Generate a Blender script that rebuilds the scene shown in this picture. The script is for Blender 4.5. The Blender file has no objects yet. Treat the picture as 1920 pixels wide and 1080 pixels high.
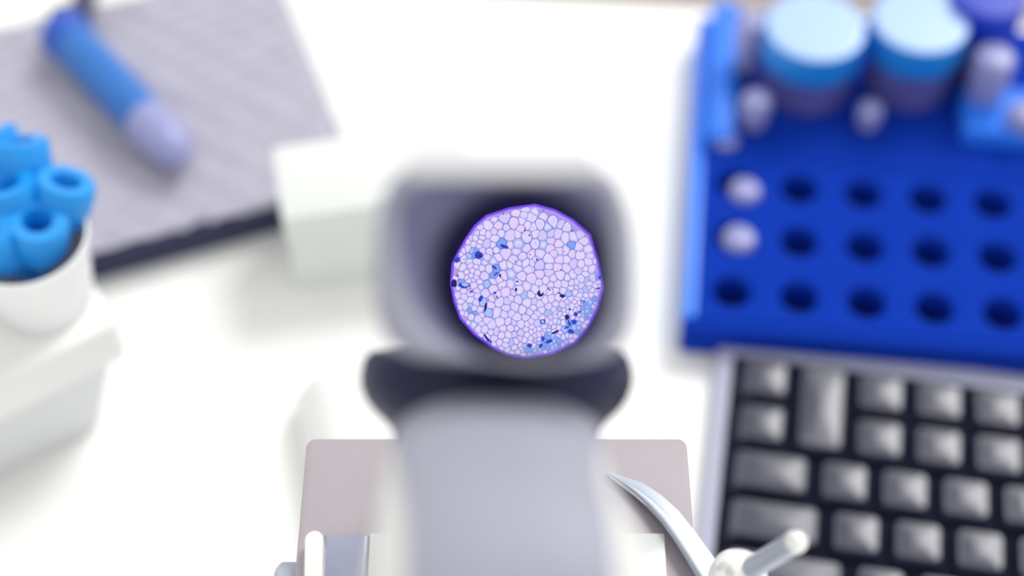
import bpy, bmesh, math, random
from mathutils import Vector, Matrix

# ------------------------------------------------------------------ camera, world, sun, exposure
PITCH = math.radians(52); H = 452.0; F = 3200.0           # millimetres and pixels of the 1920x1080 frame
SP, CP = math.sin(PITCH), math.cos(PITCH)
S = 0.001
sc = bpy.context.scene
C = sc.collection
cd = bpy.data.cameras.new('camera'); cam = bpy.data.objects.new('camera', cd); C.objects.link(cam)
cam.location = (0, 0, H * S); cam.rotation_euler = (math.pi / 2 - PITCH, 0, 0)
cd.sensor_width = 36; cd.lens = 60; cd.clip_start = 0.01; cd.clip_end = 20
cd.dof.use_dof = True; cd.dof.focus_distance = 0.395; cd.dof.aperture_fstop = 4.2
sc.camera = cam

w = bpy.data.worlds.new('world'); sc.world = w; w.use_nodes = True
w.node_tree.nodes['Background'].inputs[0].default_value = (1.0, 1.0, 0.985, 1)
w.node_tree.nodes['Background'].inputs[1].default_value = 1.0

sd = bpy.data.lights.new('window_sun', 'SUN'); sun = bpy.data.objects.new('window_sun', sd); C.objects.link(sun)
sd.energy = 2.1; sd.angle = math.radians(24); sd.color = (1, 1, 0.98)
sun.rotation_euler = Vector((0.74, 0.9, 1.3)).to_track_quat('Z', 'Y').to_euler()

vs = sc.view_settings
sc.display_settings.display_device = 'sRGB'
vs.view_transform = 'Standard'; vs.look = 'None'; vs.exposure = 0.0; vs.gamma = 1.0; vs.use_curve_mapping = False

# ------------------------------------------------------------------ helpers (all lengths in millimetres)
def lin(c):
    c /= 255.0
    return c / 12.92 if c <= 0.04045 else ((c + 0.055) / 1.055) ** 2.4
def rgb(r, g, b): return (lin(r), lin(g), lin(b), 1)

def ray(px, py):
    u, v = (px - 960) / F, (540 - py) / F
    return Vector((u, CP + v * SP, -SP + v * CP))
def P(px, py, z):                                   # the point at height z seen at that pixel
    d = ray(px, py); t = (z - H) / d.z
    return Vector((0, 0, H)) + d * t
def D(px, py, t):                                   # the point at depth t
    return Vector((0, 0, H)) + ray(px, py) * t

def mat(name, col, rough=0.5, metal=0.0, trans=0.0, ior=1.45, noise=0.0, nscale=200, bump=0.0, emit=None, estr=1.0, spec=0.5, coat=0.0, alpha=1.0, sss=0.0):
    m = bpy.data.materials.new(name); m.use_nodes = True
    nt = m.node_tree; b = nt.nodes['Principled BSDF']
    b.inputs['Base Color'].default_value = col
    b.inputs['Roughness'].default_value = rough
    b.inputs['Metallic'].default_value = metal
    b.inputs['Transmission Weight'].default_value = trans
    b.inputs['IOR'].default_value = ior
    b.inputs['Specular IOR Level'].default_value = spec
    b.inputs['Coat Weight'].default_value = coat
    b.inputs['Alpha'].default_value = alpha
    if sss:
        b.inputs['Subsurface Weight'].default_value = sss; b.inputs['Subsurface Radius'].default_value = (.004, .004, .004)
    if emit:
        b.inputs['Emission Color'].default_value = emit; b.inputs['Emission Strength'].default_value = estr
    if noise or bump:
        tc = nt.nodes.new('ShaderNodeTexCoord'); nz = nt.nodes.new('ShaderNodeTexNoise')
        nz.inputs['Scale'].default_value = nscale; nz.inputs['Detail'].default_value = 4
        nt.links.new(tc.outputs['Object'], nz.inputs['Vector'])
        if noise:
            mx = nt.nodes.new('ShaderNodeMix'); mx.data_type = 'RGBA'
            mx.inputs[6].default_value = tuple(c * (1 - noise) for c in col[:3]) + (1,)
            mx.inputs[7].default_value = tuple(min(1, c * (1 + noise)) for c in col[:3]) + (1,)
            nt.links.new(nz.outputs['Fac'], mx.inputs[0]); nt.links.new(mx.outputs[2], b.inputs['Base Color'])
        if bump:
            bp = nt.nodes.new('ShaderNodeBump'); bp.inputs['Strength'].default_value = bump; bp.inputs['Distance'].default_value = 0.0005
            nt.links.new(nz.outputs['Fac'], bp.inputs['Height']); nt.links.new(bp.outputs['Normal'], b.inputs['Normal'])
    return m

def lensmat():                                        # coated glass: refracts, hardly reflects
    m = bpy.data.materials.new('coated_lens_glass'); m.use_nodes = True; nt = m.node_tree; nt.nodes.clear()
    o = nt.nodes.new('ShaderNodeOutputMaterial'); a = nt.nodes.new('ShaderNodeBsdfRefraction'); g = nt.nodes.new('ShaderNodeBsdfGlossy'); x = nt.nodes.new('ShaderNodeMixShader')
    a.inputs['IOR'].default_value = 1.5; a.inputs['Roughness'].default_value = 0; g.inputs['Roughness'].default_value = 0.02; g.inputs['Color'].default_value = (.5, .5, 1, 1); x.inputs[0].default_value = 0.012
    nt.links.new(a.outputs[0], x.inputs[1]); nt.links.new(g.outputs[0], x.inputs[2]); nt.links.new(x.outputs[0], o.inputs[0])
    return m

def emat(name, col, st=1.0):                        # light passing through the backlit specimen
    m = bpy.data.materials.new(name); m.use_nodes = True; nt = m.node_tree
    nt.nodes.clear(); e = nt.nodes.new('ShaderNodeEmission'); o = nt.nodes.new('ShaderNodeOutputMaterial')
    e.inputs[0].default_value = col; e.inputs[1].default_value = st; nt.links.new(e.outputs[0], o.inputs[0])
    return m

MT = {
 'desk':   mat('desk_white', (0.86, 0.86, 0.83, 1), 0.45, noise=0.01, nscale=30),
 'floor':  mat('floor_grey', rgb(150, 140, 140), 0.7, noise=0.1, nscale=8),
 'white':  mat('white_plastic', (0.80, 0.81, 0.79, 1), 0.4, noise=0.01, nscale=60),
 'offw':   mat('offwhite_enamel', rgb(214, 214, 212), 0.35, noise=0.015, nscale=80),
 'carton': mat('white_carton', (0.67, 0.69, 0.67, 1), 0.6, noise=0.02, nscale=90),
 'greyin': mat('grey_inlay', rgb(152, 153, 167), 0.55, noise=0.02, nscale=120),
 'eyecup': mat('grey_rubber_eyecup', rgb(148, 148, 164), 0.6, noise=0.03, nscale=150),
 'lit_lip':   mat('pale_grey_lit_lip', rgb(200, 200, 206), 0.55, noise=0.02, nscale=150),  # paler grey stands for the light on the eyecup's top lip
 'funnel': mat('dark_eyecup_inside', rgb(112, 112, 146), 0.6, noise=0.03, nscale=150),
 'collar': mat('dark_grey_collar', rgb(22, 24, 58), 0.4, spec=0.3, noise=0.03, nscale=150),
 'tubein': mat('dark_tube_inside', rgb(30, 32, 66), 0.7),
 'stage':  mat('stage_grey_metal', rgb(164, 156, 162), 0.5, metal=0.0, noise=0.05, nscale=160, bump=0.05),
 'edge':   mat('stage_dark_edge', rgb(120, 114, 128), 0.5),
 'steel':  mat('bright_steel', rgb(214, 222, 230), 0.28, metal=0.85),
 'dullst': mat('dull_steel', rgb(176, 184, 198), 0.4, metal=0.5),
 'chrome': mat('polished_white_metal', rgb(244, 244, 240), 0.15, metal=0.4),
 'glass':  mat('clear_glass', (1, 1, 1, 1), 0.0, trans=1.0, ior=1.5),
 'slide':  mat('slide_glass', (0.80, 0.82, 0.81, 1), 0.1, alpha=0.6),
 'frost':  mat('grey_frosted_glass', rgb(150, 154, 174), 0.25, noise=0.04, nscale=150),
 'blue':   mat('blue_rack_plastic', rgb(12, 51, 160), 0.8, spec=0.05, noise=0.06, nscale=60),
 'bluelit':  mat('lit_blue_plastic', rgb(40, 120, 238), 0.3, noise=0.06, nscale=60),  # brighter blue carries the light reflected off the rack
 'blueshade': mat('shaded_rack_floor', rgb(22, 18, 66), 0.6),  # coloured dark for the shade inside the rack's holes
 'capw':   mat('pale_blue_cap_top', rgb(166, 194, 236), 0.35, noise=0.02, nscale=90),
 'teal':   mat('teal_blue_cap_side', rgb(22, 124, 208), 0.4),
 'navy':   mat('navy_cap', rgb(14, 50, 180), 0.4),
 'jar':    mat('brown_blue_label', rgb(84, 84, 150), 0.5, noise=0.3, nscale=150),
 'milky':  mat('milky_plastic', rgb(142, 145, 192), 0.3, sss=0.2),
 'kframe': mat('silver_keyboard_frame', rgb(168, 170, 190), 0.5, noise=0.02, nscale=80),
 'kbed':   mat('black_key_bed', rgb(10, 13, 36), 0.7, spec=0.2),
 'key':    mat('black_key_plastic', rgb(36, 38, 62), 0.33, spec=0.9, noise=0.05, nscale=200),
 'mat':    mat('grey_woven_cloth', rgb(172, 169, 184), 0.85, noise=0.16, nscale=70, bump=0.3),
 'matdk':  mat('dark_foam_backing', rgb(52, 54, 82), 0.85, noise=0.1, nscale=120, bump=0.2),
 'liquid': mat('blue_liquid', rgb(12, 104, 186), 0.4, spec=0.25, noise=0.06, nscale=60),
 'tglass': mat('tube_glass', rgb(224, 228, 250), 0.15, alpha=0.05, spec=0.3),
 'tcap':   mat('blue_tube_cap', rgb(38, 84, 186), 0.45),
 'rubber': mat('dark_rubber', rgb(70, 72, 98), 0.6),
 'tipblue':mat('cyan_blue_tip', rgb(20, 142, 222), 0.35, noise=0.05, nscale=90),
 'hole':   mat('dark_hole', rgb(30, 44, 84), 0.7),
 'cup':    mat('milky_cup', rgb(236, 236, 238), 0.3, noise=0.01, nscale=80),
 'tray':   mat('white_grey_tray', rgb(214, 215, 219), 0.5, noise=0.02, nscale=60),
}

WLOC = {}                                            # world position (mm) of every object built, for its children
def empty(name, loc, label=None, cat=None, group=None):
    o = bpy.data.objects.new(name, None); C.objects.link(o); o.location = Vector(loc) * S; o.empty_display_size = 0.02
    WLOC[o.name] = Vector(loc); return tag(o, label, cat, group)
def tag(o, label=None, cat=None, group=None, kind=None):
    if label: o['label'] = label
    if cat: o['category'] = cat
    if group: o['group'] = group
    if kind: o['kind'] = kind
    return o

class MB:
    def __init__(s): s.v = []; s.f = []; s.m = []
    def add(s, vs, fs, mi=0):
        n = len(s.v); s.v += [Vector(v) for v in vs]; s.f += [tuple(i + n for i in f) for f in fs]; s.m += [mi] * len(fs); return s
    def rings(s, rings, cap0=True, cap1=True, mi=0, close=True):
        n = len(rings[0]); vs = [v for r in rings for v in r]; fs = []
        for i in range(len(rings) - 1):
            for j in range(n if close else n - 1):
                k = (j + 1) % n
                fs.append((i * n + j, i * n + k, (i + 1) * n + k, (i + 1) * n + j))
        if cap0: fs.append(tuple(reversed(range(n))))
        if cap1: fs.append(tuple((len(rings) - 1) * n + j for j in range(n)))
        return s.add(vs, fs, mi)
    def lathe(s, prof, o=(0, 0, 0), ax=(0, 0, 1), seg=32, cap0=True, cap1=True, mi=0):   # prof = (radius, height along ax)
        o = Vector(o); ax = Vector(ax).normalized(); a, b = frame(ax)
        rs = [[o + ax * h + (a * math.cos(t) + b * math.sin(t)) * max(r, 1e-4) for t in [2 * math.pi * k / seg for k in range(seg)]] for r, h in prof]
        return s.rings(rs, cap0, cap1, mi)
    def tube(s, pts, rad, seg=16, cap=True, mi=0):
        rs = []; pts = [Vector(p) for p in pts]
        for i, p in enumerate(pts):
            t = (pts[min(i + 1, len(pts) - 1)] - pts[max(i - 1, 0)]).normalized(); a, b = frame(t)
            r = rad[i] if isinstance(rad, (list, tuple)) else rad
            rs.append([p + (a * math.cos(q) + b * math.sin(q)) * r for q in [2 * math.pi * k / seg for k in range(seg)]])
        return s.rings(rs, cap, cap, mi)
    def mesh(s, name, mats, off, smooth, bevel=0, auto=35):
        bm = bmesh.new()
        vs = [bm.verts.new((v - off) * S) for v in s.v]
        for f, mi in zip(s.f, s.m):
            try: fc = bm.faces.new([vs[i] for i in f]); fc.material_index = mi; fc.smooth = smooth
            except ValueError: pass
        bm.normal_update()
        bmesh.ops.recalc_face_normals(bm, faces=bm.faces)
        if bevel:
            es = [e for e in bm.edges if len(e.link_faces) == 2 and e.calc_face_angle(0) > 0.6]
            bmesh.ops.bevel(bm, geom=es, offset=bevel * S, segments=3, profile=0.5, affect='EDGES')
            for f in bm.faces: f.smooth = smooth
        if smooth:
            for e in bm.edges:
                if len(e.link_faces) == 2 and e.calc_face_angle(0) > math.radians(auto): e.smooth = False
        me = bpy.data.meshes.new(name); bm.to_mesh(me); bm.free()
        for m in (mats if isinstance(mats, list) else [mats]): me.materials.append(m)
        return me
    def build(s, name, mats, parent=None, smooth=True, bevel=0, auto=35, origin=None):
        if parent is not None: off = WLOC[parent.name]
        elif origin is not None: off = Vector(origin)
        else:
            xs = [v.x for v in s.v]; ys = [v.y for v in s.v]; zs = [v.z for v in s.v]
            off = Vector(((min(xs) + max(xs)) / 2, (min(ys) + max(ys)) / 2, min(zs)))
        o = bpy.data.objects.new(name, s.mesh(name, mats, off, smooth, bevel, auto)); C.objects.link(o)
        if parent is not None: o.parent = parent
        else: o.location = off * S
        WLOC[o.name] = off
        return o

def frame(t):
    t = Vector(t).normalized()
    a = t.cross(Vector((0, 0, 1)) if abs(t.z) < 0.95 else Vector((1, 0, 0))).normalized()
    return a, t.cross(a).normalized()

def rrect(hw, hd, r, n=6):                           # rounded rectangle outline
    out = []
    for cx, cy, a0 in ((hw - r, hd - r, 0), (-hw + r, hd - r, 90), (-hw + r, -hd + r, 180), (hw - r, -hd + r, 270)):
        for k in range(n + 1):
            a = math.radians(a0 + 90 * k / n); out.append((cx + r * math.cos(a), cy + r * math.sin(a)))
    return out

def slab(mb, c, e1, e2, hw, hd, z0, z1, r=3, ch=0.8, mi=0, n=6):   # rounded slab with softened top rim
    c = Vector(c); e1 = Vector(e1); e2 = Vector(e2); up = Vector((0, 0, 1))
    rs = []
    for ins, z in ((0, z0), (0, z1 - ch), (ch * 0.35, z1 - ch * 0.3), (ch, z1)):
        rs.append([Vector((c.x, c.y, 0)) + e1 * x + e2 * y + up * z for x, y in rrect(hw - ins, hd - ins, max(r - ins, 0.2), n)])
    return mb.rings(rs, mi=mi)

def copytree(o, loc, label=None, rot=None, parent=None):
    c = o.copy(); C.objects.link(c); c.location = Vector(loc) * S
    if rot is not None: c.rotation_euler = rot
    if label: c['label'] = label
    for ch in o.children:
        k = ch.copy(); C.objects.link(k); k.parent = c
        for g in ch.children:
            q = g.copy(); C.objects.link(q); q.parent = k
    return c

# ------------------------------------------------------------------ setting: floor and desk
fl = MB(); slab(fl, (0, 600, 0), (1, 0, 0), (0, 1, 0), 2600, 2600, -760, -740, 1, 0.5)
tag(fl.build('floor', MT['floor'], smooth=False), 'grey floor behind the far edge of the desk', 'floor', kind='structure')

A, B = P(880, -8, 0), P(1340, 14, 0)
de = (B - A).normalized(); dn = Vector((-de.y, de.x, 0))
desk = empty('desk', (0, 300, -740), 'white laboratory desk that carries the microscope and keyboard', 'desk')
ctr = A - dn * 375 + de * 60
t = MB(); slab(t, (ctr.x, ctr.y, 0), de, dn, 800, 375, -25, 0, 4, 1.5); t.build('desk_top', MT['desk'], desk)
for sx in (-1, 1):
    for sy in (-1, 1):
        q = ctr + de * sx * 750 + dn * sy * 330
        t = MB(); slab(t, (q.x, q.y, 0), de, dn, 22, 22, -740, -25, 3, 0.5); t.build('leg', MT['dullst'], desk)

# ------------------------------------------------------------------ microscope
Vimg = D(988, 528, 395.0)                            # where the eyepiece shows its image: at the stage's distance
Crim = D(976, 518, 262.0)
ax = (Vimg - Crim).normalized()
ex = (Vector((1, 0, 0)) - ax * ax.x).normalized(); ey = ex.cross(ax)
def L(s, x, y): return Crim + ax * s + ex * x + ey * y
MS = empty('microscope', (-4, 150, 0), 'off-white microscope on the white desk, its grey eyepiece glowing with magnified purple cells', 'microscope')

# base: foot with rounded front
bs = MB()
rs = []
bl = P(548, 664, 23); outl = [(bl.x, bl.y - 6), (bl.x + 3, bl.y), (12, bl.y - 12), (18, bl.y - 20), (36, 190), (40, 60), (34, 50), (-42, 50), (-50, 60), (-46, 215)]
for ins, z in ((-1, 0), (0, 8), (4, 17), (9, 22), (13, 23)):
    rs.append([Vector((-4 + (x + 4) * (1 - ins / 55), 190 + (y - 190) * (1 - ins / 140), z)) for x, y in outl])
bs.rings(rs); bs.build('base', MT['white'], MS, bevel=0)
lm = MB().lathe([(18, 23), (18, 34), (15, 37), (13, 37), (13, 35), (0, 35)], (-4, 205, 0)); lm.build('lamp_housing', MT['offw'], MS)

# arm: sweeps from the head towards the viewer and down to the base
def armpt(px, py, t): return D(px, py, t)
path = [armpt(938, 826, 294), armpt(936, 852, 286), armpt(932, 900, 273), armpt(938, 980, 265), armpt(956, 1080, 258), armpt(960, 1180, 256)]
last = path[-1]
path += [Vector((0, last.y - 16, last.z - 16)), Vector((0, last.y - 24, last.z - 45)), Vector((0, last.y - 24, 120)), Vector((0, last.y - 20, 60)), Vector((0, last.y - 16, 16))]
hw = [14.0, 17.2, 17.6, 18.8, 21.2, 22, 22, 22, 22, 24, 26]
hd = [4, 9, 13, 14, 15, 16, 16, 16, 16, 18, 20]
fr = [0.97, 0.93, 0.86, 0.72, 0.62, 0.58, 0.55, 0.5, 0.5, 0.5, 0.5]
def cr(v, n=5):                                       # Catmull-Rom refinement of a list of numbers or points
    out = []
    for i in range(len(v) - 1):
        a, b, c, d = v[max(i - 1, 0)], v[i], v[i + 1], v[min(i + 2, len(v) - 1)]
        for q in range(n):
            t = q / n
            out.append(.5 * (2 * b + (c - a) * t + (2 * a - 5 * b + 4 * c - d) * t * t + (3 * b - a - 3 * c + d) * t ** 3))
    return out + [v[-1]]
path, hw, hd, fr = cr(path), cr(hw), cr(hd), cr(fr)
am = MB(); rs = []
inl = []
for i, p in enumerate(path):
    tg = (path[min(i + 1, len(path) - 1)] - path[max(i - 1, 0)]).normalized()
    x = Vector((1, 0, 0)); nrm = x.cross(tg).normalized()          # nrm: outward side of the sweep
    if nrm.dot(Vector((0, -1, 1))) < 0: nrm = -nrm
    rs.append([p + x * hw[i] * math.copysign(abs(math.cos(q)) ** 0.8, math.cos(q)) + nrm * hd[i] * math.copysign(abs(math.sin(q)) ** 0.8, math.sin(q)) for q in [2 * math.pi * k / 48 for k in range(48)]])
    inl.append((p, x, nrm, hw[i], hd[i]))
am.rings(rs); arm = am.build('arm', MT['offw'], MS, auto=60)
# grey inlay panel along the arm's back, slightly proud
gi = MB(); rs = []
for i in range(len(fr) - 5):
    p, x, nrm, a, b = inl[i]; row = []
    q0 = math.acos(min(1, fr[i]))
    for k in range(17):
        q = q0 + (math.pi - 2 * q0) * k / 16
        row.append(p + x * (a + .7) * math.copysign(abs(math.cos(q)) ** 0.8, math.cos(q)) + nrm * (b + .7) * abs(math.sin(q)) ** 0.8)
    row += [v - nrm * 2.2 for v in reversed(row)]
    rs.append(row)
gi.rings(rs); gi.build('grey_panel', MT['greyin'], arm, auto=60)

# dark collar behind the eyepiece (a ring round the head, seen from the side)
dn_im = Vector((0, -SP, -CP)); fw = Vector((0, CP, -SP))
co = D(931, 640, 318.0); k = 318.0 / F
prof = [(205, 16), (236, 18), (249, 32), (256, 60), (255, 82), (246, 108), (230, 130), (210, 148), (196, 165), (190, 200)]
cl = MB(); rs = []
for r, h in prof:
    rs.append([co + dn_im * h * k + Vector((1, 0, 0)) * r * k * math.cos(q) + fw * r * k * 0.8 * math.sin(q) for q in [2 * math.pi * j / 64 for j in range(64)]])
cl.rings(rs); cl.build('collar', MT['collar'], MS, auto=60)

# eyecup: wide rim with a flat top and rounded lower edge
kk = 262.0 / F
def outline(pts, n=96):
    pts = [Vector(((x - 975) * kk, (517 - y) * kk)) for x, y in pts]
    for _ in range(2):
        q = []
        for i in range(len(pts)):
            a, b = pts[i], pts[(i + 1) % len(pts)]
            q += [a * .75 + b * .25, a * .25 + b * .75]
        pts = q
    out = []                                          # resample by angle
    for j in range(n):
        th = 2 * math.pi * j / n; d = Vector((math.cos(th), math.sin(th))); best = None
        for i in range(len(pts)):
            a, b = pts[i], pts[(i + 1) % len(pts)]; e = b - a
            den = d.x * e.y - d.y * e.x
            if abs(den) < 1e-9: continue
            tt = (a.x * e.y - a.y * e.x) / den; uu = (a.x * d.y - a.y * d.x) / den
            if tt > 0 and -1e-6 <= uu <= 1 + 1e-6: best = tt
        out.append(d * best)
    return out
OUT = outline([(752, 288), (1130, 288), (1186, 388), (1196, 500), (1192, 620), (1150, 672), (1060, 688), (860, 682), (750, 672), (702, 620), (694, 500), (700, 388)])
INN = outline([(748, 330), (1130, 330), (1146, 470), (1146, 600), (1090, 678), (975, 689), (862, 664), (772, 590), (742, 470)])
LR = 13.9
CIR = [Vector((math.cos(2 * math.pi * j / 96), math.sin(2 * math.pi * j / 96))) * LR for j in range(96)]
def ring(o, s, f=1.0): return [L(s, p.x * f, p.y * f) for p in o]
def mixo(a, b, t): return [p * (1 - t) + q * t for p, q in zip(a, b)]
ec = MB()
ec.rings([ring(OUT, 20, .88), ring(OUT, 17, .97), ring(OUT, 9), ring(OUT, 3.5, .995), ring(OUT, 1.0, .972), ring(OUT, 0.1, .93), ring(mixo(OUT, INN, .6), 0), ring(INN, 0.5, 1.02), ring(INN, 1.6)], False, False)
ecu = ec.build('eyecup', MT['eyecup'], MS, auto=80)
bw = MB(); rs = []                                     # added pale strip: light on the eyecup's top put into its colour
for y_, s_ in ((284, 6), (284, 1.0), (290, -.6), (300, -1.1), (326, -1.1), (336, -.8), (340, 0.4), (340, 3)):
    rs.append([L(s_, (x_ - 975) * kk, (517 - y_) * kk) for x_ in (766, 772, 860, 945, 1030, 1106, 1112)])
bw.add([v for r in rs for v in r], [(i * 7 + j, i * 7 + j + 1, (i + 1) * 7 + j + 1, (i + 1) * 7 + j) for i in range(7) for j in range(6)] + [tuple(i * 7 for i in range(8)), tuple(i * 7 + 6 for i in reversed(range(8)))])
bw.build('lit_lip', MT['lit_lip'], ecu, auto=50)
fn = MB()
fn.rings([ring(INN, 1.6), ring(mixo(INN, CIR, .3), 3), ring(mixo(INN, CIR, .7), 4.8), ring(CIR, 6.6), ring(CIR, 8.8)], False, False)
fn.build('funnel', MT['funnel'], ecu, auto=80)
# lens: biconvex magnifier that really forms the enlarged view
s0, ff = 8.4, 150.0
Rl = 2 * (1.5 - 1) * ff
img = (Vimg - L(s0, 0, 0)).length; sob = 1 / (1 / ff + 1 / img); MAG = img / sob
def sag(r): return Rl - math.sqrt(Rl * Rl - r * r)
th = sag(LR) + 0.5
rr = [LR * j / 14 for j in range(15)]
def lring(r, s): return [L(s, r * math.cos(2 * math.pi * j / 64), r * math.sin(2 * math.pi * j / 64)) for j in range(64)]
ln = MB()
ln.rings([lring(max(r, .02), s0 - th + sag(r)) for r in rr] + [lring(max(r, .02), s0 + th - sag(r)) for r in reversed(rr)])
lens = ln.build('lens', lensmat(), ecu, auto=20)
lens['label'] = 'round eyepiece lens filled with a glowing view of lilac cells'
# ocular tube, inside dark, outside grey
sE = s0 + sob
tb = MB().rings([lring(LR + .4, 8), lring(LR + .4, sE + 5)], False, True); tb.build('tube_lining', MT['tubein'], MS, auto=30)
tb = MB().rings([lring(14.9, 7), lring(15.6, 22), lring(15.6, 60), lring(15.6, sE + 7)], False, True); tb.build('ocular_tube', MT['greyin'], MS, auto=30)

# the lit specimen: cells drawn as small raised polygons, at the tube's field stop
random.seed(7)
cx0, cy0 = 988.0, 528.0
kp = 395.0 / F / MAG
sp_out = [(1003, 383), (1040, 393), (1075, 412), (1107, 440), (1122, 490), (1132, 540), (1121, 580), (1103, 615), (1080, 643), (1035, 664), (985, 672), (950, 665), (924, 652), (890, 628), (863, 598), (851, 565), (845, 530), (848, 494), (860, 470), (874, 446), (890, 423), (912, 404), (955, 390)]
def SPT(x, y, s): return L(sE + s, (x - cx0) * kp, (cy0 - y) * kp)
def inside(x, y, poly, shrink=1.0):
    x = cx0 + (x - cx0) / shrink; y = cy0 + (y - cy0) / shrink; c = False; n = len(poly)
    for i in range(n):
        x1, y1 = poly[i]; x2, y2 = poly[(i + 1) % n]
        if (y1 > y) != (y2 > y) and x < (x2 - x1) * (y - y1) / (y2 - y1) + x1: c = not c
    return c
EM = {n: emat('specimen_' + n, rgb(*c), s) for n, c, s in (
    ('fringe', (104, 62, 222), 1.0), ('halo', (142, 106, 240), 1.0), ('glow', (184, 158, 248), 1.0), ('wall2', (126, 128, 208), 1.0), ('wallb', (88, 116, 226), 1.0), ('wall', (164, 160, 224), 1.0), ('lilac', (219, 207, 253), 1.0), ('pale', (227, 215, 253), 1.0),
    ('pink', (230, 208, 250), 1.0), ('mauve', (211, 200, 252), 1.0), ('blue', (130, 166, 244), 1.0), ('sky', (172, 192, 250), 1.0), ('deep', (46, 66, 190), 1.0), ('ink', (34, 24, 100), 1.0), ('rose', (150, 90, 180), 1.0))}
names = list(EM); mats = [EM[n] for n in names]; ix = {n: i for i, n in enumerate(names)}
sv = empty('specimen_view', L(sE, 0, 0)); sv.parent = MS; sv.location = (L(sE, 0, 0) - WLOC['microscope']) * S
bd = MB()
def poly_scale(f): return [(cx0 + (x - cx0) * f, cy0 + (y - cy0) * f) for x, y in sp_out]
def flat(mb, pts, s, m): mb.add([SPT(x, y, s) for x, y in pts], [tuple(range(len(pts)))], ix[m])
def chaik(p, n=2):
    for _ in range(n):
        q = []
        for i in range(len(p)):
            a, b = p[i], p[(i + 1) % len(p)]
            q += [(a[0] * .75 + b[0] * .25, a[1] * .75 + b[1] * .25), (a[0] * .25 + b[0] * .75, a[1] * .25 + b[1] * .75)]
        p = q
    return p
flat(bd, poly_scale(1.008), 0.0, 'fringe'); flat(bd, poly_scale(0.988), -0.05, 'halo'); flat(bd, poly_scale(0.968), -0.08, 'glow'); flat(bd, poly_scale(0.945), -0.1, 'wall')
bd.build('stained_tissue', mats, sv, smooth=False)
def crad(x, y):
    r = 6.6
    dlr = (x - 1000) * 0.6 + (y - 528) * 0.8                   # towards the lower right the cells get small
    if dlr > 25: r -= min(3.0, (dlr - 25) * 0.05)
    if x < 905: r -= 1.6
    if abs(y - 440) < 45 and 930 < x < 1080: r += 1.2
    return r
seeds = []
for _ in range(14000):
    x = random.uniform(838, 1138); y = random.uniform(378, 678)
    if not inside(x, y, sp_out, 1.02): continue
    r = crad(x, y) * random.uniform(0.72, 1.25)
    if all((x - a) ** 2 + (y - b) ** 2 > ((r + c) * 0.92) ** 2 for a, b, c in seeds): seeds.append((x, y, r))
blues = [(891, 474, 13), (945, 462, 9), (927, 502, 10), (930, 518, 9), (870, 534, 11), (856, 486, 9), (912, 530, 10), (901, 562, 8), (1072, 455, 6), (884, 588, 7), (925, 480, 4),
         (1035, 640, 20), (1020, 650, 16), (1072, 615, 16), (1100, 582, 15), (1124, 520, 7), (995, 660, 10), (1060, 632, 14), (1110, 565, 10), (985, 645, 6), (912, 582, 7)]
cm = MB()
for i, (x, y, r) in enumerate(seeds):
    poly = [(x + 26 * math.cos(a), y + 26 * math.sin(a)) for a in [2 * math.pi * q / 12 for q in range(12)]]
    for j, (a, b, c) in enumerate(seeds):
        dx, dy = a - x, b - y; d2 = dx * dx + dy * dy
        if i == j or d2 > 2800: continue
        tt = 0.5 + (r * r - c * c) / (2 * d2)                  # power diagram
        mx, my = x + dx * tt, y + dy * tt; q = []
        for e in range(len(poly)):
            p0, p1 = poly[e], poly[(e + 1) % len(poly)]
            d0 = (p0[0] - mx) * dx + (p0[1] - my) * dy; d1 = (p1[0] - mx) * dx + (p1[1] - my) * dy
            if d0 <= 0: q.append(p0)
            if (d0 < 0 < d1) or (d1 < 0 < d0):
                u = d0 / (d0 - d1); q.append((p0[0] + (p1[0] - p0[0]) * u, p0[1] + (p1[1] - p0[1]) * u))
        poly = q
        if len(poly) < 3: break
    if len(poly) < 3: continue
    gx = sum(p[0] for p in poly) / len(poly); gy = sum(p[1] for p in poly) / len(poly)
    rad = sum(math.hypot(p[0] - gx, p[1] - gy) for p in poly) / len(poly)
    f = max(0.55, 1 - 1.05 / rad)
    poly = chaik([(gx + (p[0] - gx) * f, gy + (p[1] - gy) * f) for p in poly], 2)
    if not inside(gx, gy, sp_out, 0.965): continue
    cut = []
    for px, py in poly:
        t = 1.0
        while t > .05 and not inside(gx + (px - gx) * t, gy + (py - gy) * t, sp_out, 0.975): t -= .08
        cut.append((gx + (px - gx) * t, gy + (py - gy) * t))
    poly = cut
    nm = random.choices(['lilac', 'pale', 'pink', 'mauve', 'sky'], [5, 5, 2, 2, .5])[0]
    nb = sum(1 for a, b, c in blues if (x - a) ** 2 + (y - b) ** 2 < c * c)
    if nb: nm = random.choices(['blue', 'sky', 'lilac', 'deep'], [5, 4, 2, .35])[0]
    if x < 900 and y > 500 and random.random() < .3: nm = 'pink'
    if nb: flat(cm, [(gx + (a - gx) * 1.16, gy + (b - gy) * 1.16) for a, b in poly], -0.12, 'wallb')
    elif random.random() < .3: flat(cm, [(gx + (a - gx) * 1.12, gy + (b - gy) * 1.12) for a, b in poly], -0.12, 'wall2')
    flat(cm, poly, -0.14, nm)
    if rad > 6 and random.random() < .6 and not nb: flat(cm, [(gx + (a - gx) * .62, gy + (b - gy) * .62) for a, b in poly], -0.16, 'pale' if nm != 'pale' else 'lilac')
co_ = cm.build('cells', mats, sv, smooth=False); tag(co_, kind='stuff')
dk = MB()
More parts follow.
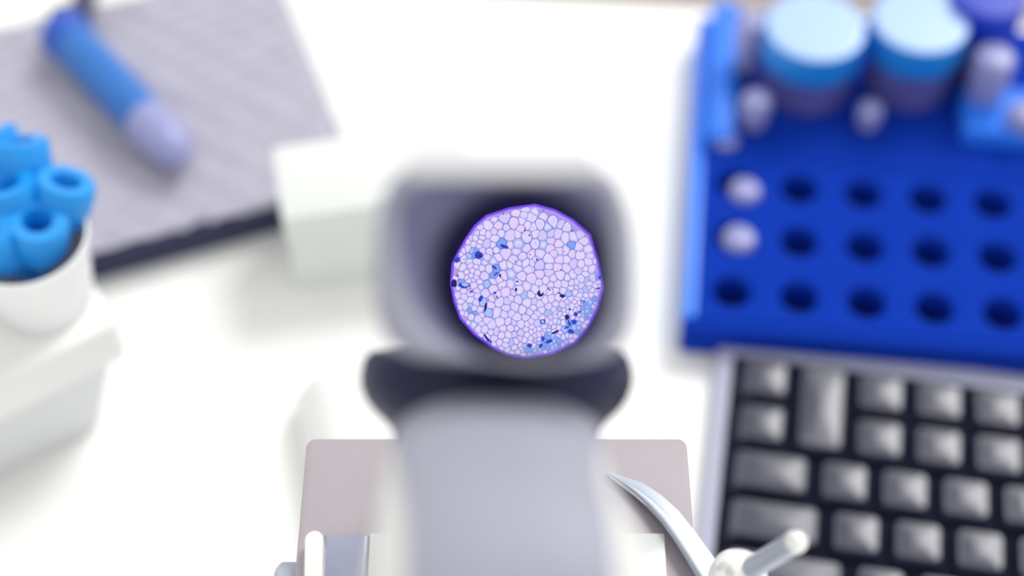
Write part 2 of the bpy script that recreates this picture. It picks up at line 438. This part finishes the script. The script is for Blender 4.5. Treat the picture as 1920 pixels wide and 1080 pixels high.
def blob(x, y, rx, ry, ang, m, s=-0.2, n=12, jit=.25):
    rx *= 1.2; ry *= 1.2
    ca, sa = math.cos(math.radians(ang)), math.sin(math.radians(ang)); pts = []
    for q in range(n):
        a = 2 * math.pi * q / n; j = 1 + random.uniform(-jit, jit); u, v = rx * j * math.cos(a), ry * j * math.sin(a)
        pts.append((x + u * ca - v * sa, y + u * sa + v * ca))
    flat(dk, chaik(pts, 1), s, m)
for a in [(898, 479, 6.5, 6, 0, 'deep'), (900, 480, 3.5, 3.2, 0, 'ink'), (852, 531, 5, 6, 0, 'ink'), (870, 535, 9, 5, 10, 'deep'), (872, 534, 5.5, 2.8, 10, 'sky', -.24), (945, 462, 7, 2.6, 20, 'deep'),
          (911, 575, 1.7, 7.5, 12, 'ink'), (913, 634, 2, 7, -35, 'ink'), (918, 638, 1.4, 6, -40, 'deep'), (1013, 551, 4.5, 4.5, 0, 'ink'), (1015, 547, 2, 3.4, 0, 'lilac', -.24), (1030, 543, 3.5, 1.1, 35, 'deep'),
          (1054, 555, 5, 2.6, 10, 'ink'), (1049, 550, 3.5, 1.1, 30, 'deep'), (1063, 595, 4, 4, 0, 'ink'), (1067, 606, 2, 5, -20, 'deep'), (1062, 614, 5, 1.5, -25, 'deep'), (1042, 622, 6.5, 1.8, -25, 'ink'), (1080, 589, 4, 3.5, 0, 'deep'), (1086, 585, 3, 1.5, -20, 'deep'),
          (1018, 603, 4.2, 4.2, 0, 'deep'), (1018, 603, 2.6, 2.6, 0, 'sky', -.24), (993, 648, 4, 3.4, 0, 'deep'), (1014, 648, 3, 4, 30, 'deep'), (1007, 487, 2.2, 2, 0, 'deep'), (993, 441, 2.2, 1.8, 0, 'rose'), (1073, 433, 2.4, 2, 0, 'rose'), (984, 432, 1.3, 1.3, 0, 'ink'),
          (968, 543, 1.8, 3.2, 10, 'ink'), (970, 528, 2.4, 1.4, 0, 'deep'), (928, 549, 2, 2.2, 0, 'deep'), (932, 557, 1, 4, -35, 'deep'), (884, 547, 3.6, 2.4, 0, 'rose'), (858, 517, 2.4, 2, 0, 'rose'), (901, 560, 3, 5.5, 20, 'deep'), (930, 514, 6, 1.3, -30, 'deep'), (938, 517, 1.4, 3.4, 0, 'ink'), (927, 502, 5, 2, 40, 'deep'),
          (1092, 566, 3, 3, 0, 'deep'), (1092, 566, 1.6, 1.6, 0, 'sky', -.24), (1125, 520, 3.5, 2.5, 0, 'deep'), (1122, 541, 4, 1.6, -20, 'deep'), (1072, 457, 4, 2, 20, 'blue'), (1019, 395, 1.6, 1.4, 0, 'rose'), (944, 401, 1.5, 1.6, 0, 'rose'), (1068, 580, 1.8, 1.8, 0, 'deep'), (857, 487, 4, 5, 30, 'deep'), (1030, 640, 6, 3, -20, 'deep'), (1050, 637, 4, 2, -20, 'blue'), (1105, 575, 3, 4, 0, 'blue')]:
    blob(*a)
for _ in range(46):
    x, y = random.uniform(860, 1115), random.uniform(400, 655)
    if inside(x, y, sp_out, .93): blob(x, y, random.uniform(.7, 1.3), random.uniform(.7, 1.5), random.uniform(0, 180), random.choice(['deep', 'rose', 'blue', 'wall']))
dko = dk.build('dark_nuclei', mats, sv, smooth=False); tag(dko, kind='stuff')

# nosepiece and objective below the head, hidden by the eyepiece from here
ctp = L(sE + 7, 0, 0)
hd_ = MB().lathe([(12, 0), (15, 4), (16, 14), (16, 30), (15, 36), (12, 38)], (ctp.x, ctp.y - 4, ctp.z - 52), (0, 0, 1)); hd_.build('nosepiece', MT['greyin'], MS)
ob = MB().lathe([(4, 0), (7, 4), (9, 10), (9, 34), (10.5, 36), (10.5, 44)], (ctp.x, ctp.y - 6, 118), (0, 0, 1)); ob.build('objective', MT['dullst'], MS)

# stage
st = MB(); a0, b0 = P(575, 826, 109), P(1287, 819, 109)
xm = (a0.x + b0.x) / 2; yb = 222.5; yf = 112.0
slab(st, (xm, (yb + yf) / 2, 0), (1, 0, 0), (0, 1, 0), (b0.x - a0.x) / 2, (yb - yf) / 2, 102.5, 109, 2.2, 0.5)
stage = st.build('stage', MT['stage'], MS)
br = MB(); slab(br, (0, 106, 0), (1, 0, 0), (0, 1, 0), 20, 26, 88, 102.5, 3, 1); br.build('stage_bracket', MT['offw'], MS)

# right spring clip on the stage: curved, pointed, rising to its pivot
def blade(cps, name, m, th=0.8, arch=0.5):
    mb = MB(); rs = []
    n = len(cps)
    for i, (l, r, zl, zr) in enumerate(cps):
        a, b = P(l[0], l[1], zl), P(r[0], r[1], zr); row = []
        for k in range(9):
            u = k / 8; row.append(a.lerp(b, u) + Vector((0, 0, arch * 4 * u * (1 - u) * (a - b).length * .1)))
        row += [v - Vector((0, 0, th)) for v in reversed(row)]
        rs.append(row)
    return mb.rings(rs)
cps = [((1136, 887), (1139, 883), 110.3, 110.3), ((1160, 905), (1168, 893), 111.2, 111.2), ((1190, 927), (1205, 905), 113, 112.6), ((1216, 950), (1240, 928), 114.6, 113.6), ((1240, 976), (1272, 957), 116, 114.5), ((1262, 1006), (1300, 992), 117, 115), ((1284, 1040), (1326, 1028), 117.5, 115.5), ((1308, 1080), (1352, 1064), 117.8, 116), ((1330, 1112), (1376, 1096), 117.8, 116)]
cps = [(l, r, 109.7 + (zl - 110.3) * .35, 109.7 + (zr - 110.3) * .35) for l, r, zl, zr in cps]
cl1 = blade(cps, 'c', None); sc1 = cl1.build('stage_clip', MT['dullst'], stage, auto=50)
edge = [((l[0] - 1, l[1] + 1), (l[0] * .62 + r[0] * .38, l[1] * .62 + r[1] * .38), zl + .5, zr * .38 + zl * .62 + 1.0) for l, r, zl, zr in cps]
blade(edge, 'e', None, 0.6, 1.2).build('bright_edge', MT['steel'], sc1, auto=50)
kc = P(1384, 1084, 120)
kn = MB().lathe([(0.01, 6.0)] + [(6.6 * math.cos(math.radians(q)), 6.0 * math.sin(math.radians(q))) for q in (75, 60, 45, 30, 15, 0)] + [(6.6, -4), (5, -11)], kc, (0, -.1, 1), 32); kn.build('pivot_knob', MT['chrome'], sc1, auto=60)
r0, r1 = P(1398, 1072, 122), P(1493, 1016, 146)
dr = (r1 - r0).normalized(); ln_ = (r1 - r0).length
rd = MB().lathe([(2.4, 0), (2.4, ln_ - 1.5), (2.5, ln_ - .2)], r0, dr, 24); rd.build('lever', MT['dullst'], sc1, auto=60)
rd = MB().lathe([(2.35, -1.5)] + [(2.5 * math.cos(math.radians(q)), 2.4 * math.sin(math.radians(q))) for q in (0, 20, 40, 60, 80)], r1, dr, 24); rd.build('lever_tip', MT['chrome'], sc1, auto=60)
rb_ = P(1414, 1068, 122)
MB().lathe([(2.8 * math.cos(math.radians(q)), 2.8 * math.sin(math.radians(q))) for q in range(-80, 81, 20)], rb_ + Vector((0, 0, 2)), (0, 0, 1), 20).build('rivet', MT['chrome'], sc1, auto=60)

# left holder: white round-ended finger and a small grey block
f0, f1 = P(589, 1006, 114), P(587, 1120, 114)
fg = MB(); ww = 2.15
rs = []
for z in (109.2, 113.2, 113.8, 114):
    i_ = {109.2: 0, 113.2: 0, 113.8: .25, 114: .6}[z]
    o_ = [(f1.x + ww - i_, f1.y), *[(f0.x + (ww - i_) * math.cos(math.radians(q)), f0.y - .3 + (ww - i_) * math.sin(math.radians(q))) for q in range(0, 181, 15)], (f1.x - ww + i_, f1.y)]
    rs.append([Vector((x, y, z)) for x, y in o_])
fg.rings(rs); hold = fg.build('slide_holder', MT['chrome'], stage, auto=50)
g0, g1 = P(608, 999, 110.4), P(1246, 1001, 110.4)
sld = empty('microscope_slide', ((g0.x + g1.x) / 2, g0.y - 13, 109), 'clear glass slide with a grey frosted end, lying across the microscope stage', 'glass slide')
mb = MB(); slab(mb, ((g0.x + g1.x) / 2 + 5.2, g0.y - 13, 0), (1, 0, 0), (0, 1, 0), (g1.x - g0.x) / 2 - 5.2, 13, 109.05, 110.3, .4, .25); mb.build('glass_plate', MT['slide'], sld)
mb = MB(); slab(mb, (g0.x + 5.1, g0.y - 13, 0), (1, 0, 0), (0, 1, 0), 5.1, 13, 109.05, 110.35, .4, .9); mb.build('frosted_end', MT['frost'], sld)
# focus knob low on the left, just below the stage edge
ko = P(600, 1168, 92)
MB().lathe([(13, 0), (14, 1), (14, 11), (12.5, 13), (6, 13), (6, 30)], ko + Vector((-10, 0, 0)), (1, 0, 0), 40).build('focus_knob', MT['dullst'], MS, auto=40)
MB().lathe([(6, 0), (6, 60)], ko + Vector((0, 0, 0)), (1, -.0, 0), 24).build('focus_shaft', MT['dullst'], MS, auto=40)

# ------------------------------------------------------------------ blue rack with vials (right)
ZR = 14.0
h0 = P(1498, 556, ZR); c1 = (P(1880, 587, ZR) - h0) / 3; rA = (P(1525, 355, ZR) - h0) / 2
e1 = Vector((c1.x, c1.y, 0)).normalized(); e2 = Vector((-e1.y, e1.x, 0))
pc, pr = c1.length, rA.dot(e2)
RK = empty('tube_rack', (h0.x, h0.y, 0), 'deep blue plastic tube rack with rows of dark round holes, behind the keyboard', 'rack')
NC, NR, HR = 7, 3, 6.3
def RP(u, v, z): return Vector((h0.x, h0.y, 0)) + e1 * u + e2 * v + Vector((0, 0, z))
u0, u1 = -1.62 * pc, (NC - 1 + .5 - .0) * pc
v0, v1 = -.52 * pr, (NR - .5) * pr
for i in range(-1, NC - 1):                           # each hole cell: square top with a round well
    for j in range(NR):
        mb = MB(); n = 24; cu, cv = i * pc, j * pr
        sq = []; 
        for k_ in range(n):
            a = 2 * math.pi * k_ / n; c_, s_ = math.cos(a), math.sin(a); m_ = max(abs(c_), abs(s_))
            sq.append((c_ / m_ * pc / 2, s_ / m_ * pr / 2))
        o_ = [RP(cu + x, cv + y, ZR) for x, y in sq]
        hh = [[RP(cu + r * math.cos(2 * math.pi * k_ / n), cv + r * math.sin(2 * math.pi * k_ / n), z) for k_ in range(n)] for r, z in ((HR + .9, ZR), (HR + .3, ZR - .25), (HR, ZR - 1), (HR - .4, 1.5))]
        mb.rings([o_] + hh, False, False)
        wl = mb.build('hole_plate', MT['blue'], RK, auto=40)
        fb = MB().add([RP(cu + HR * math.cos(2 * math.pi * k_ / n), cv + HR * math.sin(2 * math.pi * k_ / n), 1.6) for k_ in range(n)], [tuple(range(n))]); fb.build('hole_floor', MT['blueshade'], wl)  # dark colour gives the shade deep in the well
# outer walls, margins and the tray under them
def rslab(mb, ua, ub, va, vb, z0, z1, r=2, ch=.6): 
    c_ = RP((ua + ub) / 2, (va + vb) / 2, 0); return slab(mb, c_, e1, e2, (ub - ua) / 2, (vb - va) / 2, z0, z1, r, ch)
uR = (NC - 1.5) * pc
rslab(MB(), u0 - 2, uR + 2, v0 - 3, v1 + 3, 0, 1.4, 3, .3).build('rack_floor', MT['blueshade'], RK)
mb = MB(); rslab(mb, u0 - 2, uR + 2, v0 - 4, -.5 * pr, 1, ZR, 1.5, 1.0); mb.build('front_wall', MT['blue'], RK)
mb = MB(); rslab(mb, u0 - 2, -1.5 * pc, -.5 * pr, v1 + 70, 1, ZR, 1.5, 1.0); mb.build('side_wall', MT['bluelit'], RK)  # reflected light put into this wall's brighter blue
mb = MB(); rslab(mb, -1.5 * pc + .05, -1.05 * pc, (NR - .3) * pr, v1 + 72, ZR + .6, ZR + 6, 2, 1.0); mb.build('lit_corner', MT['bluelit'], RK)  # added block, its brighter blue imitates reflected light on the rear corner
mb = MB(); rslab(mb, -1.5 * pc, uR + 2, (NR - .5) * pr, v1 + 74, 0, ZR + .6, 2, 1.0); mb.build('rear_deck', MT['blue'], RK)

def vial(px, py, zt, rad, capm, label, hcap=13):
    c_ = P(px, py, zt); c_.z = ZR + .6
    v_ = empty('sample_vial', c_, label, 'vial', 'capped vials on the rear of the blue rack')
    hb = zt - ZR - .6 - hcap
    MB().lathe([(rad * .84, 0), (rad * .9, 1.2), (rad * .9, hb - 2), (rad * .8, hb)], c_, seg=40).build('vial_body', MT['jar'], v_)
    cb = MB(); n = 48; pr_ = [(rad * .98, hb - .2), (rad, hb + 1), (rad, zt - c_.z - 1.4), (rad * .97, zt - c_.z - .4)]
    cb.lathe(pr_, c_, seg=n); cp_ = cb.build('cap', MT['teal'] if capm != 'navy' else MT['navy'], v_)
    tp = MB().lathe([(rad * .97, zt - c_.z - .45), (rad * .92, zt - c_.z), (rad * .8, zt - c_.z + .1), (0.01, zt - c_.z + .2)], c_, seg=n); tp.build('cap_top', MT[capm], cp_)
    return v_
vial(1530, 48, 44, 17.6, 'capw', 'vial with broad pale blue cap, nearest the left side of the blue rack')
vial(1727, 36, 46, 16.8, 'capw', 'vial with the whitest pale cap, second from the left on the blue rack')
vial(1856, -14, 50, 13, 'navy', 'vial with dark navy cap at the top right corner of the photo')

def sample_tube(px, py, z, h, r, label, parent_z):
    c_ = P(px, py, z); c_.z = parent_z
    t_ = empty('sample_tube', c_, label, 'tube', 'milky sample tubes in the blue rack')
    hz = z - parent_z
    MB().lathe([(r * .4, .2), (r * .8, 2), (r * .86, hz - h)], c_, seg=20).build('tube_body', MT['milky'], t_)
    MB().lathe([(r * .95, hz - h - .2), (r, hz - h + .6), (r, hz - 2.2), (r * .85, hz - .7), (r * .5, hz), (.01, hz + .2)], c_, seg=24).build('cap', MT['milky'], t_)
    return t_
sample_tube(1398, 350, 17, 4, 5.4, 'milky capped tube in the third hole of the rack\'s left column', 1.7)
sample_tube(1387, 440, 17, 4, 5.6, 'milky capped tube in the middle hole of the rack\'s left column', 1.7)
sample_tube(1362, 254, 17.6, 3, 4.6, 'small milky tube at the left edge behind the rack\'s hole rows', ZR + .6)
sample_tube(1420, 180, 30, 9, 5.2, 'bright white-capped tube left of the pale blue vial cap', ZR + .6)
sample_tube(1634, 198, 26, 6, 4.4, 'greyish tube standing between the two pale capped vials', ZR + .6)
sample_tube(1412, 36, 40, 12, 5.4, 'lilac-white tube at the back left of the blue rack', ZR + .6)
sample_tube(1868, 100, 42, 16, 7.0, 'tall milky tube right of the whitest vial cap', ZR + .6)
sample_tube(1926, 205, 28, 8, 6.0, 'milky tube cut by the right edge of the photo', ZR + .6)
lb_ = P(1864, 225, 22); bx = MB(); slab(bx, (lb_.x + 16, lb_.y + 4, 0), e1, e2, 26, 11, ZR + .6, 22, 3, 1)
tag(bx.build('lit_block', MT['bluelit']), 'added bright blue block for light reflected off the rack, below the tall milky tube', 'block')  # added block; bright blue stands in for a patch of reflected light

# ------------------------------------------------------------------ keyboard (lower right)
ZK = 9.0
ka, kb = P(1436, 706, ZK), P(1872, 763, ZK)
k1 = (kb - ka).normalized(); k2 = Vector((k1.y, -k1.x, 0))      # k2 runs towards the viewer
U = (kb - ka).length / 4; RPch = (P(1424, 972, ZK) - ka).dot(k2) / 3
o0 = ka - k1 * U * .5 - k2 * RPch * .5                          # corner of the key field
KB = empty('keyboard', (o0.x, o0.y, 0), 'black keyboard with a silver frame in front of the blue rack', 'keyboard')
def KP(u, v, z): return Vector((o0.x, o0.y, 0)) + k1 * u * U + k2 * v * RPch + Vector((0, 0, z))
NU, NV = 11.0, 6.0
c_ = KP(NU / 2, NV / 2, 0)
mb = MB(); slab(mb, c_, k1, k2, NU * U / 2 + 2.5, NV * RPch / 2 + 2.0, 0.8, 4.2, 1.5, .4); mb.build('key_bed', MT['kbed'], KB)
fo = [(x, y) for x, y in rrect(NU * U / 2 + 7, NV * RPch / 2 + 8.5, 5)]
fi = [(x, y) for x, y in rrect(NU * U / 2 + 1.6, NV * RPch / 2 + 1.2, 2)]
def kr(o, z, f=1): return [c_ + k1 * x * f + k2 * y * f + Vector((0, 0, z)) for x, y in o]
mb = MB().rings([kr(fo, 0), kr(fo, 3.4), kr(fo, 4.6, .995), kr(fi, 5.0), kr(fi, 1.0)], False, False); mb.build('frame', MT['kframe'], KB, auto=40)
keymesh = {}
def keym(wu, hv):
    if (wu, hv) in keymesh: return keymesh[(wu, hv)]
    a, b = wu * U / 2 - 1.3, hv * RPch / 2 - 1.3
    mb = MB(); nx = 6
    rs = [[Vector((x, y, 0)) for x, y in rrect(a, b, 1.5, 3)], [Vector((x, y, 2.6)) for x, y in rrect(a - .5, b - .5, 1.5, 3)], [Vector((x * 1, y, 4.6)) for x, y in rrect(a - 1.5, b - 1.5, 1.6, 3)]]
    for f in (.94, .75, .5, .25, .02):                          # dished top
        rs.append([Vector((x * f, y * f, 4.6 + .65 * (1 - (x * f / (a - 1.5)) ** 2) * min(1, (1 - f * f) * 1.3))) for x, y in rrect(a - 1.5, b - 1.5, 1.6, 3)])
    mb.rings(rs); keymesh[(wu, hv)] = mb.mesh('key', MT['key'], Vector((0, 0, 0)), True, 0, 50)
    return keymesh[(wu, hv)]
rows = [(0, [(0, 1, 1), (1, 1, 2)] + [(u, 1, 1) for u in range(2, 11)]),
        (1, [(0, 1, 1)] + [(u, 1, 1) for u in range(2, 11)]),
        (2, [(0, 1.45, 1)] + [(1.45 + q, 1, 1) for q in range(9)]),
        (3, [(0, 1.68, 1)] + [(1.68 + q, 1, 1) for q in range(9)]),
        (4, [(0, 2.1, 1)] + [(2.1 + q, 1, 1) for q in range(8)]),
        (5, [(0, 1.25, 1), (1.25, 1.25, 1), (2.5, 1.25, 1), (3.75, 5, 1), (8.75, 1.25, 1)])]
rz = math.atan2(k1.y, k1.x)
for v, ks in rows:
    for u, wu, hv in ks:
        if u + wu > NU + .01: continue
        o = bpy.data.objects.new('key', keym(wu, hv)); C.objects.link(o); o.parent = KB
        o.location = (KP(u + wu / 2, v + hv / 2, 4.2) - WLOC['keyboard']) * S; o.rotation_euler = (0, 0, rz)

# ------------------------------------------------------------------ white carton behind the microscope
q0, q1 = P(556, 545, 0), P(720, 520, 0)
w1 = (q1 - q0).normalized(); w2 = Vector((-w1.y, w1.x, 0))
CB = empty('carton', (q0.x, q0.y, 0), 'small white carton standing just behind the microscope eyepiece', 'box')
cc = q0 + w1 * 30 + w2 * 15
mb = MB(); slab(mb, cc, w1, w2, 30, 15, 0, 36, 1.2, .6); mb.build('carton_body', MT['carton'], CB)
mb = MB(); slab(mb, cc, w1, w2, 31, 16, 28, 38, 1.2, .6); mb.build('lid', MT['carton'], CB)

# ------------------------------------------------------------------ grey cloth pad (upper left) with the blue tube on it
ZM = 15.0
m0 = P(676, 336, ZM); m1 = P(188, 466, ZM)
g1_ = (m1 - m0).normalized(); g2_ = Vector((g1_.y, -g1_.x, 0))
if g2_.y < 0: g2_ = -g2_
dep = (P(60, 32, ZM) - m0).dot(g2_); wid = 175.0
PD = empty('ribbed_pad', (m0.x, m0.y, 0), 'grey ribbed cloth pad with a dark foam edge, upper left on the desk', 'pad')
def MP(a, b, z): return Vector((m0.x, m0.y, 0)) + g1_ * a + g2_ * b + Vector((0, 0, z))
mb = MB(); slab(mb, MP(wid / 2, dep / 2, 0), g1_, g2_, wid / 2, dep / 2, 0, ZM - 1.6, 3, .8); mb.build('foam_backing', MT['matdk'], PD)
nx, ny = 110, 110; vs_ = []; fs_ = []
for j in range(ny + 1):
    for i in range(nx + 1):
        a = wid * i / nx; b = dep * j / ny
        d = min(a, b, wid - a, dep - b)
        z = ZM + .8 * math.sin(b * .8 + a * .18 + .9 * math.sin(a * .12) + .4 * math.sin(a * .4)) + .3 * math.sin(a * .42 - b * .3)
        if d < 4: z -= (4 - d) ** 2 * .1
        vs_.append(MP(a, b, z)); 
for j in range(ny):
    for i in range(nx):
        q = j * (nx + 1) + i; fs_.append((q, q + 1, q + nx + 2, q + nx + 1))
MB().add(vs_, fs_).build('cloth_top', MT['mat'], PD, auto=80)

ta, tb_ = P(126, 78, ZM + 6), P(352, 318, ZM + 6)
tz = ZM + .75 + 8.6; ta.z = tb_.z = tz
td = (tb_ - ta).normalized(); tl = (tb_ - ta).length
TT = empty('test_tube', (ta + tb_) / 2 - Vector((0, 0, 8.6)), 'glass tube of blue liquid with a dark cap lying on the grey pad', 'test tube')
RT = 8.6
dome = [(RT * math.cos(math.radians(q)), tl - RT * 2 + RT * 2 * math.sin(math.radians(q))) for q in (0, 20, 40, 60, 75, 89)]
MB().lathe([(RT, 2), (RT, 10)] + dome, ta, td, 28, False, True).build('glass', MT['tglass'], TT)
lq = tl * .73
MB().lathe([(RT * .9, 3), (RT * .95, 10), (RT * .95, lq - 8), (RT * .75, lq - 2), (RT * .3, lq + 2)], ta, td, 24).build('liquid', MT['liquid'], TT)
MB().lathe([(RT * .95, -3), (RT * 1.06, -2), (RT * 1.06, 5), (RT, 6)], ta, td, 28).build('cap', MT['tcap'], TT)
MB().lathe([(RT * .2, lq - 2), (RT * .96, lq - 4)] + [(r * .97, h - .3) for r, h in dome], ta, td, 28).build('tube_end', MT['milky'], TT)
hz_ = [ta - td * 2, ta - td * 7 + Vector((1, 4, 0)), P(150, 22, tz), P(164, -20, tz), P(174, -70, tz)]
MB().tube(hz_, [4.4, 4.6, 4.6, 4.6, 4.6], 16).build('hose', MT['rubber'], TT, auto=60)

# ------------------------------------------------------------------ white tray box, cup and blue tips (left)
ZT = 52.0
t0_ = P(226, 603, ZT); t1_ = P(0, 716, ZT)
x1 = (t1_ - t0_).normalized(); x2 = Vector((-x1.y, x1.x, 0))
if x2.y < 0: x2 = -x2
TB = empty('lidded_tub', (t0_.x, t0_.y, 0), 'white lidded tub at the left edge of the photo, under the cup of blue tips', 'tub')
def TP(a, b, z): return Vector((t0_.x, t0_.y, 0)) + x1 * a + x2 * b + Vector((0, 0, z))
mb = MB(); rs = []
for ins, z in ((13, 0), (12, 1.5), (3, 38)):
    cc_ = TP(60, 22, z); rs.append([cc_ + x1 * x + x2 * y for x, y in rrect(60 - ins, 22 - ins * .55, 5)])
mb.rings(rs); mb.build('tub_body', MT['tray'], TB)
mb = MB(); slab(mb, TP(60, 22, 0), x1, x2, 60, 22, 36, ZT, 3.5, 2.0); mb.build('lid', MT['white'], TB)
cu = TP(14.5, 21, ZT)
CU = empty('cup', cu, 'milky white cup at the left edge filled with blue tips', 'cup')
MB().lathe([(14, 0), (14.6, 1), (18, 26), (18.4, 28), (17.8, 28.4), (17.2, 27.5), (13.5, 3), (0.01, 2.5)], cu, seg=48, cap1=False).build('cup_wall', MT['cup'], CU, auto=50)
TPm = MB().lathe([(1.6, -20), (5.0, -6), (8.0, -4), (8.8, 0), (8.8, 7), (8.0, 8.4), (4.6, 8.4), (4.0, 7.4), (3.4, -2)], (0, 0, 0), seg=24, cap1=False)
TPh = MB().lathe([(3.5, -1.8), (3.4, -1.7)], (0, 0, 0), seg=16)
tip_me = TPm.mesh('pipette_tip', MT['tipblue'], Vector((0, 0, 0)), True, 0, 40); hole_me = TPh.mesh('tip_hole', MT['hole'], Vector((0, 0, 0)), True, 0, 40)
spots = [(24, 388, 84, 'blue tip with the widest dark hole, at the front left of the cup'), (42, 316, 86, 'blue tip with a dark hole behind the widest-holed tip'),
         (114, 384, 82, 'rightmost blue tip in the cup, against the grey pad'), (72, 446, 80, 'blue tip lowest at the front rim of the cup'),
         (-10, 296, 85, 'farthest blue tip in the cup, cut by the left edge'), (-40, 340, 84, 'blue tip hidden mostly beyond the left edge, middle of the cup'), (-4, 462, 80, 'blue tip at the front rim, cut by the left edge')]
for px, py, z, lab in spots:
    c_ = P(px, py, z); ang = (c_ - cu - Vector((0, 0, 3))).normalized()
    o = bpy.data.objects.new('pipette_tip', tip_me); C.objects.link(o); o.location = c_ * S
    o.rotation_euler = ang.to_track_quat('Z', 'Y').to_euler()
    tag(o, lab, 'pipette tip', 'blue tips in the milky cup')
    h = bpy.data.objects.new('tip_hole', hole_me); C.objects.link(h); h.parent = o
